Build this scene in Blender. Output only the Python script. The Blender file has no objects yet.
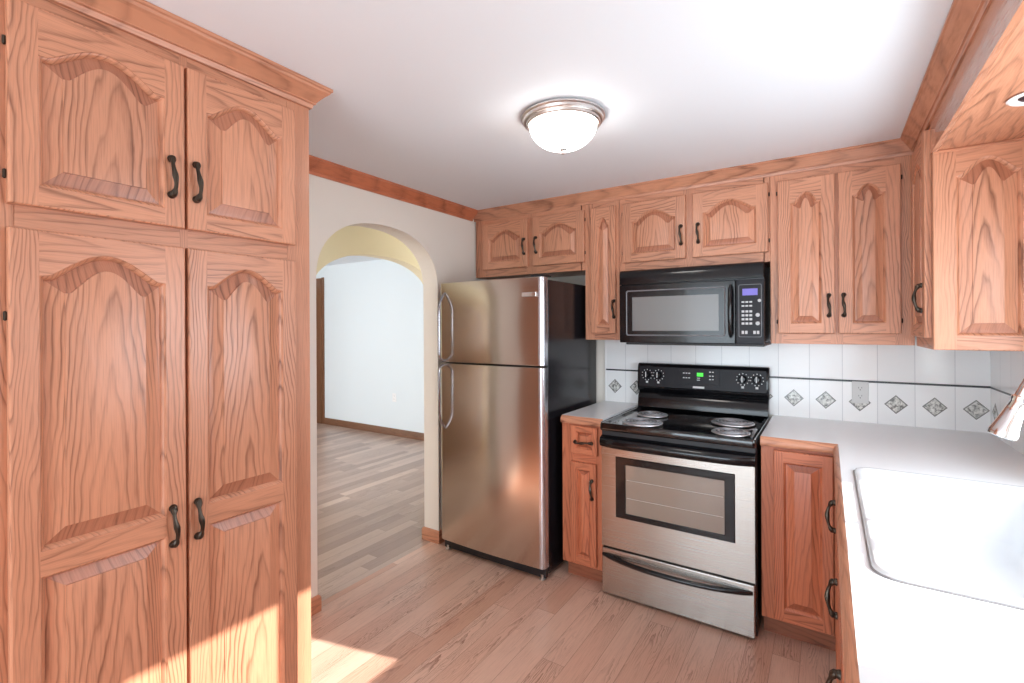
import bpy, math, random
from mathutils import Vector, Matrix
random.seed(7)
S = bpy.context.scene
COL = S.collection
PI = math.pi
R = math.radians

# ------------------------------------------------------------------ camera, world, lights, exposure
F_PX, YAW, HORIZON, ROLL, CAM_H = 482.74, 0.579015, 326.86, 0.0047, 1.45
cam = bpy.data.cameras.new('camera')
cam.sensor_fit = 'HORIZONTAL'; cam.sensor_width = 36.0
cam.lens = F_PX * 36.0 / 1024.0
cam.shift_x = 0.0
cam.shift_y = (HORIZON - 341.5) / 1024.0
cam.clip_start = 0.02
cam_o = bpy.data.objects.new('camera', cam); COL.objects.link(cam_o)
cam_o.matrix_world = (Matrix.Translation((0, 0, CAM_H)) @ Matrix.Rotation(YAW, 4, 'Z')
                      @ Matrix.Rotation(PI / 2, 4, 'X') @ Matrix.Rotation(-ROLL, 4, 'Z'))
S.camera = cam_o
S.view_settings.view_transform = 'Standard'
S.view_settings.look = 'None'
S.view_settings.gamma = 1.0
S.view_settings.use_curve_mapping = False
S.view_settings.exposure = 0.25
S.cycles.use_denoising = True
S.cycles.max_bounces = 10
S.cycles.diffuse_bounces = 6
S.cycles.glossy_bounces = 5
S.cycles.transparent_max_bounces = 12
S.cycles.sample_clamp_indirect = 6.0
S.cycles.caustics_reflective = False
S.cycles.caustics_refractive = False

W = bpy.data.worlds.new('sky'); S.world = W; W.use_nodes = True
bg = W.node_tree.nodes['Background']
bg.inputs[0].default_value = (0.72, 0.86, 1.0, 1); bg.inputs[1].default_value = 1.6

def lamp(name, kind, energy, color, loc=(0, 0, 0), **k):
    d = bpy.data.lights.new(name, kind); d.energy = energy; d.color = color
    for a, b in k.items():
        if a != 'aim': setattr(d, a, b)
    o = bpy.data.objects.new(name, d); COL.objects.link(o); o.location = loc
    if 'aim' in k:
        o.rotation_euler = Vector(k['aim']).to_track_quat('-Z', 'Y').to_euler()
    return o
SUN_DIR = (-1.0, -0.256, -0.584)
lamp('sun', 'SUN', 10.5, (1.0, 0.96, 0.90), (3, 3, 4), angle=R(0.6), aim=SUN_DIR)
# daylight through the windows (sky seen through each opening); the hall one is added
lamp('daylight_sink_window', 'AREA', 24, (0.84, 0.93, 1.0), (0.79, 1.585, 1.44), aim=(-1, 0, -0.12), shape='RECTANGLE', size=1.05, size_y=0.76)
lamp('daylight_patio_door', 'AREA', 76, (0.80, 0.92, 1.0), (-0.75, -2.52, 1.22), aim=(0, 1, -0.03), shape='RECTANGLE', size=2.3, size_y=2.0)
lamp('daylight_living_room', 'AREA', 88, (1.0, 0.99, 0.97), (-5.1, -0.45, 1.4), aim=(0, 1, 0), shape='RECTANGLE', size=2.0, size_y=1.4)

lamp('hall_window_fill', 'AREA', 36, (0.95, 0.97, 1.0), (-2.86, -0.95, 1.3), aim=(0, 1, 0.1), shape='RECTANGLE', size=0.8, size_y=1.5)  # fill light added to brighten the hall, set in a made-up window
lamp('hall_fill_light', 'POINT', 5.0, (1.0, 0.97, 0.92), (-2.72, 3.7, 2.15), shadow_soft_size=0.10)  # bare point light added to brighten the hall, no fixture there

# ------------------------------------------------------------------ node helpers and materials
def new_mat(name):
    m = bpy.data.materials.new(name); m.use_nodes = True
    return m, m.node_tree.nodes, m.node_tree.links, m.node_tree.nodes['Principled BSDF']
def srgb(r, g, b):
    f = lambda c: (c / 255 / 12.92) if c / 255 <= 0.04045 else ((c / 255 + 0.055) / 1.055) ** 2.4
    return (f(r), f(g), f(b), 1)
class NT:
    def __init__(s, nt): s.n = nt.nodes; s.l = nt.links
    def put(s, sock, v):
        if isinstance(v, bpy.types.NodeSocket): s.l.new(v, sock)
        elif v is not None: sock.default_value = v
    def math(s, op, a, b=None, c=None, clamp=False):
        n = s.n.new('ShaderNodeMath'); n.operation = op; n.use_clamp = clamp
        s.put(n.inputs[0], a); s.put(n.inputs[1], b); s.put(n.inputs[2], c)
        return n.outputs[0]
    def vec(s, x, y, z):
        n = s.n.new('ShaderNodeCombineXYZ')
        for i, v in enumerate((x, y, z)): s.put(n.inputs[i], v)
        return n.outputs[0]
    def sep(s, v):
        n = s.n.new('ShaderNodeSeparateXYZ'); s.l.new(v, n.inputs[0]); return n.outputs
    def noise(s, v, scale=1, detail=2, rough=0.5, dist=0):
        n = s.n.new('ShaderNodeTexNoise'); s.put(n.inputs['Vector'], v)
        n.inputs['Scale'].default_value = scale; n.inputs['Detail'].default_value = detail
        n.inputs['Roughness'].default_value = rough; n.inputs['Distortion'].default_value = dist
        return n.outputs['Fac']
    def white(s, v):
        n = s.n.new('ShaderNodeTexWhiteNoise'); n.noise_dimensions = '3D'; s.put(n.inputs['Vector'], v)
        return n.outputs['Value']
    def ramp(s, f, stops, interp='LINEAR'):
        n = s.n.new('ShaderNodeValToRGB'); n.color_ramp.interpolation = interp
        e = n.color_ramp.elements
        while len(e) < len(stops): e.new(0.5)
        for q, (p, c) in zip(e, stops):
            q.position = p; q.color = c if hasattr(c, '__len__') else (c, c, c, 1)
        s.put(n.inputs[0], f); return n.outputs[0]
    def mix(s, f, a, b, mode='MIX'):
        n = s.n.new('ShaderNodeMix'); n.data_type = 'RGBA'; n.blend_type = mode
        s.put(n.inputs[0], f); s.put(n.inputs[6], a); s.put(n.inputs[7], b)
        return n.outputs[2]
    def bump(s, h, strength=0.1, dist=0.002):
        n = s.n.new('ShaderNodeBump'); n.inputs['Strength'].default_value = strength
        n.inputs['Distance'].default_value = dist; s.put(n.inputs['Height'], h)
        return n.outputs[0]

def plain(name, col, rough=0.5, metal=0.0, coat=0.0, spec=0.5, wear=0.0, bump=0.0, emit=None, estr=0.0):
    m, n, l, p = new_mat(name); t = NT(m.node_tree)
    p.inputs['Base Color'].default_value = col
    p.inputs['Metallic'].default_value = metal
    p.inputs['Specular IOR Level'].default_value = spec
    p.inputs['Coat Weight'].default_value = coat
    tc = n.new('ShaderNodeTexCoord').outputs['Object']
    nz = t.noise(tc, 9.0, 3, 0.6)
    r = t.math('MULTIPLY_ADD', nz, min(0.12, rough * 0.12), rough - min(0.06, rough * 0.06), clamp=True)
    l.new(r, p.inputs['Roughness'])
    if wear:
        c = t.mix(t.math('MULTIPLY', nz, wear), col, tuple(x * 0.8 for x in col[:3]) + (1,))
        l.new(c, p.inputs['Base Color'])
    if bump:
        l.new(t.bump(t.noise(tc, 160, 2, 0.6), bump, 0.002), p.inputs['Normal'])
    if emit:
        p.inputs['Emission Color'].default_value = emit; p.inputs['Emission Strength'].default_value = estr
    return m

def oak(name, axis, light, dark, cathedral=165.0, rough=0.36, vari=1.0, coat=0.16, coat_r=0.25):
    """varnished oak: growth lines as parabolas across the width, pores along the grain"""
    m, n, l, p = new_mat(name); t = NT(m.node_tree)
    x, y, z = t.sep(n.new('ShaderNodeTexCoord').outputs['Object'])
    oi = n.new('ShaderNodeObjectInfo').outputs['Random']
    g, c, d = (z, x, y) if axis == 'z' else (x, z, y)
    off = t.math('MULTIPLY', oi, 37.0)
    g2 = t.math('ADD', g, off)
    c2 = t.math('ADD', c, t.math('MULTIPLY', d, 0.8))
    warp = t.noise(t.vec(t.math('MULTIPLY', c2, 7.0), off, t.math('MULTIPLY', g2, 1.6)), 1.0, 3, 0.55)
    w2 = t.math('MULTIPLY', t.math('SUBTRACT', warp, 0.5), 0.11)
    shift = t.math('MULTIPLY', t.math('SUBTRACT', t.math('FRACT', t.math('MULTIPLY', oi, 91.7)), 0.5), 0.05)
    cc = t.math('ADD', t.math('ADD', c2, w2), shift)
    if axis == 'x': cc = t.math('SUBTRACT', t.math('PINGPONG', cc, 0.10), 0.035)
    val = t.math('ADD', t.math('MULTIPLY', t.math('POWER', t.math('ABSOLUTE', cc), 1.45), cathedral),
                 t.math('MULTIPLY', g2, 5.0))
    jag = t.noise(t.vec(t.math('MULTIPLY', c2, 60.0), off, t.math('MULTIPLY', g2, 14.0)), 1.0, 2, 0.6)
    val = t.math('ADD', val, t.math('MULTIPLY', jag, 0.28))
    ring = t.math('FRACT', val)
    line = t.ramp(ring, [(0.0, 0.15), (0.45, 0.08), (0.70, 0.5), (0.84, 1.0), (0.97, 0.3), (1.0, 0.15)])
    pores = t.noise(t.vec(t.math('MULTIPLY', c2, 420.0), off, t.math('MULTIPLY', g2, 11.0)), 1.0, 2, 0.6)
    pore = t.ramp(pores, [(0.46, 0.0), (0.7, 1.0)])
    big = t.noise(t.vec(t.math('MULTIPLY', c2, 9.0), off, t.math('MULTIPLY', g2, 0.9)), 1.0, 2, 0.5)
    msk = t.ramp(t.noise(t.vec(t.math('MULTIPLY', c2, 14.0), t.math('ADD', off, 5.0), t.math('MULTIPLY', g2, 1.3)), 1.0, 2, 0.55), [(0.34, 0.12), (0.66, 1.0)])
    k = t.math('ADD', t.math('MULTIPLY', line, t.math('MULTIPLY', msk, 0.85)), t.math('MULTIPLY', pore, 0.24), clamp=True)
    k = t.math('ADD', k, t.math('MULTIPLY', t.math('SUBTRACT', big, 0.5), 0.35 * vari), clamp=True)
    col = t.mix(k, light, dark)
    tint = t.math('MULTIPLY_ADD', t.math('FRACT', t.math('MULTIPLY', oi, 53.3)), 0.14 * vari, 1 - 0.07 * vari)
    hs = n.new('ShaderNodeHueSaturation'); l.new(tint, hs.inputs['Value']); l.new(col, hs.inputs['Color'])
    l.new(hs.outputs[0], p.inputs['Base Color'])
    l.new(t.math('MULTIPLY_ADD', pore, 0.14, rough), p.inputs['Roughness'])
    p.inputs['Coat Weight'].default_value = coat; p.inputs['Coat Roughness'].default_value = coat_r
    l.new(t.bump(k, 0.12, 0.0006), p.inputs['Normal'])
    return m

def floor_mat(name, width, length, tones, dark, rough=0.3, grainy=1.0):
    m, n, l, p = new_mat(name); t = NT(m.node_tree)
    x, y, z = t.sep(n.new('ShaderNodeTexCoord').outputs['Object'])
    u = t.math('DIVIDE', x, width); row = t.math('FLOOR', u); fu = t.math('FRACT', u)
    rr = t.white(t.vec(row, 3.3, 0))
    v = t.math('ADD', t.math('DIVIDE', y, length), t.math('MULTIPLY', rr, 7.0))
    cell = t.math('FLOOR', v); fv = t.math('FRACT', v)
    rnd = t.white(t.vec(row, cell, 1.7)); rnd2 = t.white(t.vec(row, cell, 9.1))
    base = t.ramp(rnd, tones)
    cx = t.math('MULTIPLY', t.math('SUBTRACT', fu, t.math('MULTIPLY_ADD', rnd2, 0.6, 0.2)), width)
    off = t.math('MULTIPLY', rnd, 40.0)
    warp = t.noise(t.vec(t.math('MULTIPLY', cx, 16.0), off, t.math('MULTIPLY', y, 2.6)), 1.0, 3, 0.6)
    cc = t.math('ADD', cx, t.math('MULTIPLY', t.math('SUBTRACT', warp, 0.5), 0.07))
    val = t.math('ADD', t.math('MULTIPLY', t.math('POWER', t.math('ABSOLUTE', cc), 1.7), 900.0), t.math('MULTIPLY', t.math('ADD', y, off), 5.0))
    val = t.math('ADD', val, t.math('MULTIPLY', t.noise(t.vec(t.math('MULTIPLY', cx, 90.0), off, t.math('MULTIPLY', y, 22.0)), 1.0, 2, 0.6), 0.9))
    ring = t.math('FRACT', val)
    line = t.ramp(ring, [(0.0, 0.0), (0.5, 0.05), (0.8, 0.6), (0.9, 1.0), (1.0, 0.0)])
    msk = t.ramp(t.noise(t.vec(t.math('MULTIPLY', x, 6.0), off, t.math('MULTIPLY', y, 1.5)), 1.0, 2, 0.5), [(0.42, 0.0), (0.66, 1.0)])
    pores = t.ramp(t.noise(t.vec(t.math('MULTIPLY', x, 330.0), off, t.math('MULTIPLY', y, 8.0)), 1.0, 2, 0.6), [(0.48, 0.0), (0.7, 1.0)])
    k = t.math('ADD', t.math('MULTIPLY', t.math('MULTIPLY', line, msk), 0.62 * grainy), t.math('MULTIPLY', pores, 0.16 * grainy), clamp=True)
    col = t.mix(k, base, dark)
    eu = t.math('MULTIPLY', t.math('MINIMUM', fu, t.math('SUBTRACT', 1.0, fu)), width)
    ev = t.math('MULTIPLY', t.math('MINIMUM', fv, t.math('SUBTRACT', 1.0, fv)), length)
    seam = t.math('LESS_THAN', t.math('MINIMUM', eu, ev), 0.0012)
    col = t.mix(t.math('MULTIPLY', seam, 0.55), col, dark)
    l.new(col, p.inputs['Base Color'])
    l.new(t.math('MULTIPLY_ADD', k, 0.12, rough), p.inputs['Roughness'])
    p.inputs['Coat Weight'].default_value = 0.12; p.inputs['Coat Roughness'].default_value = 0.2
    l.new(t.bump(t.math('SUBTRACT', 1.0, seam), 0.15, 0.001), p.inputs['Normal'])
    return m

def tile_mat(name):
    """6-inch white glazed tiles; the lower course carries a grey diamond with a leaf pattern"""
    m, n, l, p = new_mat(name); t = NT(m.node_tree)
    x, y, z = t.sep(n.new('ShaderNodeTexCoord').outputs['Object'])
    u = t.math('FRACT', t.math('DIVIDE', x, 0.15)); 
    cu = t.math('MULTIPLY', t.math('ABSOLUTE', t.math('SUBTRACT', u, 0.5)), 0.15)
    eu = t.math('SUBTRACT', 0.075, cu)
    grout = t.math('LESS_THAN', eu, 0.0014)
    zr = t.math('ABSOLUTE', t.math('SUBTRACT', z, 0.105))
    dia = t.math('ADD', cu, zr)
    inside = t.math('LESS_THAN', dia, 0.048)
    rim = t.math('MULTIPLY', inside, t.math('GREATER_THAN', dia, 0.041))
    nz = t.noise(t.vec(t.math('MULTIPLY', x, 58.0), 0.0, t.math('MULTIPLY', z, 58.0)), 1.0, 3, 0.65)
    leaf = t.ramp(nz, [(0.40, srgb(120, 120, 118)), (0.52, srgb(205, 205, 200)), (0.66, srgb(236, 236, 232))])
    white = t.mix(t.white(t.vec(t.math('FLOOR', t.math('DIVIDE', x, 0.15)), 0, 0)), srgb(238, 240, 241), srgb(246, 247, 247))
    col = t.mix(grout, white, srgb(205, 207, 210))
    col = t.mix(inside, col, leaf)
    col = t.mix(rim, col, srgb(128, 128, 127))
    l.new(col, p.inputs['Base Color'])
    p.inputs['Roughness'].default_value = 0.12
    l.new(t.bump(t.math('SUBTRACT', 1.0, grout), 0.35, 0.0015), p.inputs['Normal'])
    return m

def brushed(name, col, rough, along='x', amount=0.03):
    m, n, l, p = new_mat(name); t = NT(m.node_tree)
    x, y, z = t.sep(n.new('ShaderNodeTexCoord').outputs['Object'])
    v = t.vec(t.math('MULTIPLY', x, 3.0 if along == 'x' else 500.0), t.math('MULTIPLY', y, 3.0), t.math('MULTIPLY', z, 500.0 if along == 'x' else 3.0))
    nz = t.noise(v, 1.0, 2, 0.5)
    p.inputs['Base Color'].default_value = col; p.inputs['Metallic'].default_value = 1.0
    l.new(t.math('MULTIPLY_ADD', nz, amount, rough - amount / 2), p.inputs['Roughness'])
    p.inputs['Anisotropic'].default_value = 0.85
    tg = n.new('ShaderNodeTangent'); tg.direction_type = 'RADIAL'; tg.axis = 'X'
    l.new(tg.outputs[0], p.inputs['Tangent'])
    p.inputs['Anisotropic Rotation'].default_value = 0.0
    return m

OAK_L, OAK_D = srgb(208, 147, 115), srgb(120, 72, 50)
M = {}
M['oak_v'] = oak('oak_upright', 'z', OAK_L, OAK_D)
M['oak_h'] = oak('oak_level', 'x', OAK_L, OAK_D)
M['oak_red_v'] = oak('oak_red_upright', 'z', srgb(202, 122, 87), srgb(118, 60, 38))
M['oak_red_h'] = oak('oak_red_level', 'x', srgb(202, 122, 87), srgb(118, 60, 38))
M['oak_end_v'] = oak('oak_end_grain', 'z', srgb(182, 120, 92), srgb(112, 66, 46))
M['oak_red_end_v'] = oak('oak_red_end_grain', 'z', srgb(164, 94, 66), srgb(104, 52, 34))
M['oak_kick_shade'] = oak('oak_kick_shade_tone', 'x', srgb(158, 98, 72), srgb(100, 56, 40))  # darker copy of the oak: shade of the kick recess put into the colour
M['brown_trim'] = oak('brown_oak_trim', 'x', srgb(126, 88, 64), srgb(88, 58, 40))
M['brown_trim_v'] = oak('brown_oak_upright', 'z', srgb(128, 88, 62), srgb(84, 54, 36))
M['floor'] = floor_mat('oak_plank_floor', 0.105, 1.3, [(0.0, srgb(212, 164, 140)), (0.5, srgb(224, 182, 160)), (1.0, srgb(232, 196, 175))], srgb(140, 88, 68), 0.3, 1.35)
M['floor2'] = floor_mat('oak_strip_floor', 0.085, 0.9, [(0.0, srgb(160, 134, 120)), (0.4, srgb(178, 151, 136)), (0.75, srgb(190, 163, 148)), (1.0, srgb(203, 177, 161))], srgb(104, 80, 68), 0.32, 0.8)
M['ceiling'] = plain('ceiling_paint', srgb(234, 239, 244), 0.8, bump=0.05)
M['cream'] = plain('cream_wall_paint', srgb(238, 234, 225), 0.7, bump=0.05)
M['yellow'] = plain('yellow_wall_paint', srgb(236, 226, 198), 0.7, bump=0.05)
M['cool'] = plain('pale_blue_wall_paint', srgb(226, 234, 238), 0.7, bump=0.05)
M['white'] = plain('white_gloss', srgb(244, 244, 244), 0.2)
M['laminate'] = plain('white_laminate', srgb(229, 231, 234), 0.24)
M['sink'] = plain('white_enamel', srgb(214, 218, 222), 0.12, coat=0.3)
M['rim_grey'] = plain('grey_sealant', srgb(140, 140, 142), 0.4)
M['tile'] = tile_mat('diamond_wall_tile')
M['strip'] = plain('black_pencil_tile', srgb(52, 54, 58), 0.25)
M['bronze'] = plain('antique_bronze', srgb(74, 66, 58), 0.34, metal=0.85, wear=0.25)
M['steel'] = brushed('brushed_steel', (0.68, 0.63, 0.58, 1), 0.2)
M['steel_range'] = brushed('brushed_steel_range', (0.45, 0.42, 0.385, 1), 0.27)
M['chrome'] = plain('chrome', (0.86, 0.86, 0.88, 1), 0.10, metal=1.0)
M['nickel'] = plain('brushed_nickel', (0.74, 0.72, 0.70, 1), 0.30, metal=1.0)
M['black'] = plain('black_gloss', srgb(17, 17, 20), 0.14, coat=0.1, spec=0.4)
M['black_side'] = plain('black_textured_side', srgb(28, 26, 30), 0.22, bump=0.1)
M['black_matte'] = plain('black_plastic', srgb(30, 30, 33), 0.42)
M['panel_black'] = plain('control_panel_black', srgb(25, 23, 29), 0.35, spec=0.22)
M['enamel'] = plain('black_enamel_cooktop', srgb(14, 14, 16), 0.08, coat=0.5)
M['coil'] = plain('heating_coil', srgb(165, 165, 170), 0.45, metal=0.5)
M['pan'] = plain('drip_pan_chrome', (0.92, 0.92, 0.94, 1), 0.42, metal=1.0)
M['fascia'] = oak('oak_fascia_gloss', 'x', OAK_L, OAK_D, rough=0.2, coat=1.0, coat_r=0.08)
M['oven_glass'] = plain('oven_window_glass', srgb(146, 134, 122), 0.06, coat=0.6)
M['mw_glass'] = plain('microwave_screen', srgb(118, 118, 117), 0.22, coat=0.1)
M['rack'] = plain('oven_rack_wire', srgb(205, 200, 192), 0.3, metal=0.3)
M['mark'] = plain('white_print', srgb(226, 226, 226), 0.5)
M['button'] = plain('grey_button', srgb(190, 190, 192), 0.4)
M['green'] = plain('green_clock', srgb(40, 120, 40), 0.4, emit=srgb(70, 235, 60), estr=1.1)
M['violet'] = plain('violet_display', srgb(84, 74, 150), 0.3, emit=srgb(108, 96, 190), estr=0.5)
M['plate'] = plain('outlet_plate', srgb(206, 207, 206), 0.35)
M['slot'] = plain('dark_slot', srgb(60, 60, 60), 0.5)
M['bulb_dark'] = plain('lamp_reflector', srgb(52, 48, 62), 0.25, metal=0.4)
M['bezel'] = plain('grey_bezel', srgb(120, 120, 124), 0.35)
M['handle_metal'] = plain('dark_chrome', (0.34, 0.34, 0.37, 1), 0.14, metal=1.0)
M['edge_metal'] = plain('pale_edge_metal', (0.66, 0.66, 0.70, 1), 0.22, metal=0.9)
M['shade'] = plain('lit_glass_shade', srgb(250, 248, 244), 0.3, emit=(1.0, 0.97, 0.93, 1), estr=12.0)

def pane_mat():
    m, n, l, p = new_mat('window_glass')
    tr = n.new('ShaderNodeBsdfTransparent'); gl = n.new('ShaderNodeBsdfGlossy'); gl.inputs['Roughness'].default_value = 0.02
    mx = n.new('ShaderNodeMixShader'); mx.inputs[0].default_value = 0.06
    l.new(tr.outputs[0], mx.inputs[1]); l.new(gl.outputs[0], mx.inputs[2])
    l.new(mx.outputs[0], n['Material Output'].inputs[0])
    return m
M['pane'] = pane_mat()

# ------------------------------------------------------------------ mesh builder
class MB:
    def __init__(s): s.v = []; s.f = []; s.mi = []
    def quad(s, *pts, mi=0):
        i = len(s.v); s.v += [tuple(p) for p in pts]; s.f.append(tuple(range(i, i + len(pts)))); s.mi.append(mi)
    def box(s, x0, x1, y0, y1, z0, z1, mi=0):
        i = len(s.v)
        s.v += [(x0, y0, z0), (x1, y0, z0), (x1, y1, z0), (x0, y1, z0), (x0, y0, z1), (x1, y0, z1), (x1, y1, z1), (x0, y1, z1)]
        for q in ((0, 3, 2, 1), (4, 5, 6, 7), (0, 1, 5, 4), (1, 2, 6, 5), (2, 3, 7, 6), (3, 0, 4, 7)):
            s.f.append(tuple(i + k for k in q)); s.mi.append(mi)
        return s
    def loops(s, rings, cap0=True, cap1=True, mi=0, closed=True, seg_mi=None):
        base = len(s.v); n = len(rings[0])
        for r in rings: s.v += [tuple(p) for p in r]
        for a in range(len(rings) - 1):
            for k in range(n if closed else n - 1):
                k2 = (k + 1) % n
                s.f.append((base + a * n + k, base + a * n + k2, base + (a + 1) * n + k2, base + (a + 1) * n + k)); s.mi.append(seg_mi(a, k) if seg_mi else mi)
        if cap0: s.f.append(tuple(base + k for k in reversed(range(n)))); s.mi.append(mi)
        if cap1: s.f.append(tuple(base + (len(rings) - 1) * n + k for k in range(n))); s.mi.append(mi)
        return s
    def extrude(s, poly, axis, a, b, mi=0):
        """poly of 2-D points, extruded along an axis from a to b"""
        f = {'x': lambda p, t: (t, p[0], p[1]), 'y': lambda p, t: (p[0], t, p[1]), 'z': lambda p, t: (p[0], p[1], t)}[axis]
        return s.loops([[f(p, a) for p in poly], [f(p, b) for p in poly]], mi=mi)
    def lathe(s, prof, c=(0, 0, 0), n=32, axis='z', mi=0):
        rings = []
        for r, h in prof:
            ring = []
            for k in range(n):
                t = 2 * PI * k / n; a, b = r * math.cos(t), r * math.sin(t)
                p = (a, b, h) if axis == 'z' else ((a, h, b) if axis == 'y' else (h, a, b))
                ring.append((c[0] + p[0], c[1] + p[1], c[2] + p[2]))
            rings.append(ring)
        return s.loops(rings, mi=mi)
    def tube(s, path, rad, n=10, mi=0, squash=None):
        pts = [Vector(p) for p in path]
        rings = []; up = None
        for i, p in enumerate(pts):
            d = (pts[min(i + 1, len(pts) - 1)] - pts[max(i - 1, 0)]).normalized()
            if up is None:
                up = Vector((0, 0, 1)) if abs(d.z) < 0.9 else Vector((1, 0, 0))
            a = d.cross(up)
            if a.length < 1e-6: a = d.cross(Vector((0, 1, 0)))
            a.normalize(); b = a.cross(d).normalized(); up = b
            r = rad[i] if hasattr(rad, '__len__') else rad
            rings.append([p + a * r * math.cos(2 * PI * k / n) + b * r * math.sin(2 * PI * k / n) for k in range(n)])
        return s.loops(rings, mi=mi)
    def mesh(s, name, mats, smooth=True, angle=32):
        import bmesh
        me = bpy.data.meshes.new(name)
        me.from_pydata(s.v, [], s.f); me.validate(); me.update()
        for k in (mats if isinstance(mats, (list, tuple)) else [mats]): me.materials.append(M[k])
        if len(s.mi) == len(me.polygons): me.polygons.foreach_set('material_index', s.mi)
        b = bmesh.new(); b.from_mesh(me); bmesh.ops.recalc_face_normals(b, faces=b.faces); b.to_mesh(me); b.free()
        if smooth:
            me.polygons.foreach_set('use_smooth', [True] * len(me.polygons)); me.set_sharp_from_angle(angle=R(angle))
        return me
    def build(s, name, mats, parent=None, loc=(0, 0, 0), rot=0.0, bevel=0.0, seg=2, **k):
        o = bpy.data.objects.new(name, s.mesh(name, mats, **k)); COL.objects.link(o)
        o.location = loc
        if rot: o.rotation_euler = (0, 0, rot)
        if parent is not None: o.parent = parent
        if bevel:
            b = o.modifiers.new('bevel', 'BEVEL'); b.width = bevel; b.segments = seg; b.limit_method = 'ANGLE'; b.angle_limit = R(40)
            b.harden_normals = True
        return o

def thing(name, label, cat, loc=(0, 0, 0), rot=0.0, group=None):
    o = bpy.data.objects.new(name, None); COL.objects.link(o)
    o.empty_display_size = 0.1
    o.location = loc; o.rotation_euler = (0, 0, rot)
    o['label'] = label; o['category'] = cat
    if group: o['group'] = group
    return o
def tag(o, label, cat, group=None):
    o['label'] = label; o['category'] = cat
    if group: o['group'] = group
    return o
def struct(o, label, cat):
    o['kind'] = 'structure'; o['label'] = label; o['category'] = cat
    return o

# ------------------------------------------------------------------ room measures (metres; x right along the range wall, y towards it)
CEIL = 2.30
XL, XR, YB = -2.19, 0.65, 3.137           # arch wall, sink wall, range wall
YF = -2.40                                 # wall behind the camera
XL2 = -2.32                                # far side of the arch wall
XH, XH2 = -3.40, -3.52                     # second arched wall
XW, YW = -6.62, 4.55                       # far room: end wall and back wall
HC = 2.38
# floors
struct(MB().box(XL - 0.06, XR + 0.15, YF - 0.15, YB + 0.15, -0.05, 0).build('floor', 'floor'), 'pinkish oak plank floor of the kitchen', 'floor')
struct(MB().box(XW - 0.15, XL - 0.06, -0.9, YW + 0.15, -0.05, 0).build('floor_hall', 'floor2'), 'oak strip floor of the hall and living room beyond the arch', 'floor')
# ceilings
struct(MB().box(XL2, XR + 0.15, YF - 0.15, YB + 0.15, CEIL, CEIL + 0.08).build('ceiling', 'ceiling'), 'white kitchen ceiling', 'ceiling')
struct(MB().box(XW - 0.15, XL2, -0.9, YW + 0.15, HC, HC + 0.08).build('ceiling_hall', 'ceiling'), 'white ceiling beyond the arch', 'ceiling')

def arch_pts(y0, y1, zs, zt, n=36, p=2.15):
    c, a = (y0 + y1) / 2, (y1 - y0) / 2
    out = []
    for i in range(n + 1):
        t = PI - PI * i / n
        ct, st = math.cos(t), math.sin(t)
        out.append((c + a * math.copysign(abs(ct) ** (2 / p), ct), zs + (zt - zs) * abs(st) ** (2 / p)))
    return out
def arch_wall(name, x_front, x_back, y0, y1, ztop, oy0, oy1, zs, zt, mats, p=2.15):
    b = MB(); A = arch_pts(oy0, oy1, zs, zt, p=p)
    for x, mi in ((x_front, 0), (x_back, 1)):
        b.quad((x, y0, 0), (x, oy0, 0), (x, oy0, zs), (x, oy0, ztop), (x, y0, ztop), mi=mi)
        b.quad((x, oy1, 0), (x, y1, 0), (x, y1, ztop), (x, oy1, ztop), (x, oy1, zs), mi=mi)
        for (ya, za), (yb, zb) in zip(A, A[1:]):
            b.quad((x, ya, za), (x, yb, zb), (x, yb, ztop), (x, ya, ztop), mi=mi)
    path = [(oy0, 0)] + A + [(oy1, 0)]
    for (ya, za), (yb, zb) in zip(path, path[1:]):
        b.quad((x_front, ya, za), (x_back, ya, za), (x_back, yb, zb), (x_front, yb, zb), mi=0)
    b.quad((x_front, y0, ztop), (x_back, y0, ztop), (x_back, y1, ztop), (x_front, y1, ztop))
    b.quad((x_front, y0, 0), (x_back, y0, 0), (x_back, y0, ztop), (x_front, y0, ztop))
    b.quad((x_front, y1, 0), (x_back, y1, 0), (x_back, y1, ztop), (x_front, y1, ztop))
    return b.build(name, mats)
struct(arch_wall('wall_left', XL, XL2, YF, YB + 0.15, CEIL, 1.52, 2.44, 1.70, 2.052, ['cream', 'yellow'], 2.3), 'cream wall with an arched opening', 'wall')
struct(arch_wall('wall_hall', XH, XH2, -0.9, YW, HC, 2.30, 3.78, 1.66, 2.10, ['yellow', 'cool'], 2.3), 'yellowish hall wall with a wider arch', 'wall')
struct(MB().box(XL2, XR + 0.15, YB, YB + 0.15, 0, CEIL).build('wall_back', 'cream'), 'wall behind the range', 'wall')
struct(MB().box(XW - 0.15, XL2, YW, YW + 0.15, 0, HC).build('wall_far', 'cool'), 'pale blue living room wall', 'wall')
struct(MB().box(XL2 - 0.1, XL2, YB + 0.15, YW, 0, HC).build('wall_side', 'yellow'), 'side wall of the hall', 'wall')
struct(MB().box(XW - 0.15, XW, -0.9, YW, 0, HC).build('wall_end', 'cool'), 'end wall of the living room', 'wall')

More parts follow.
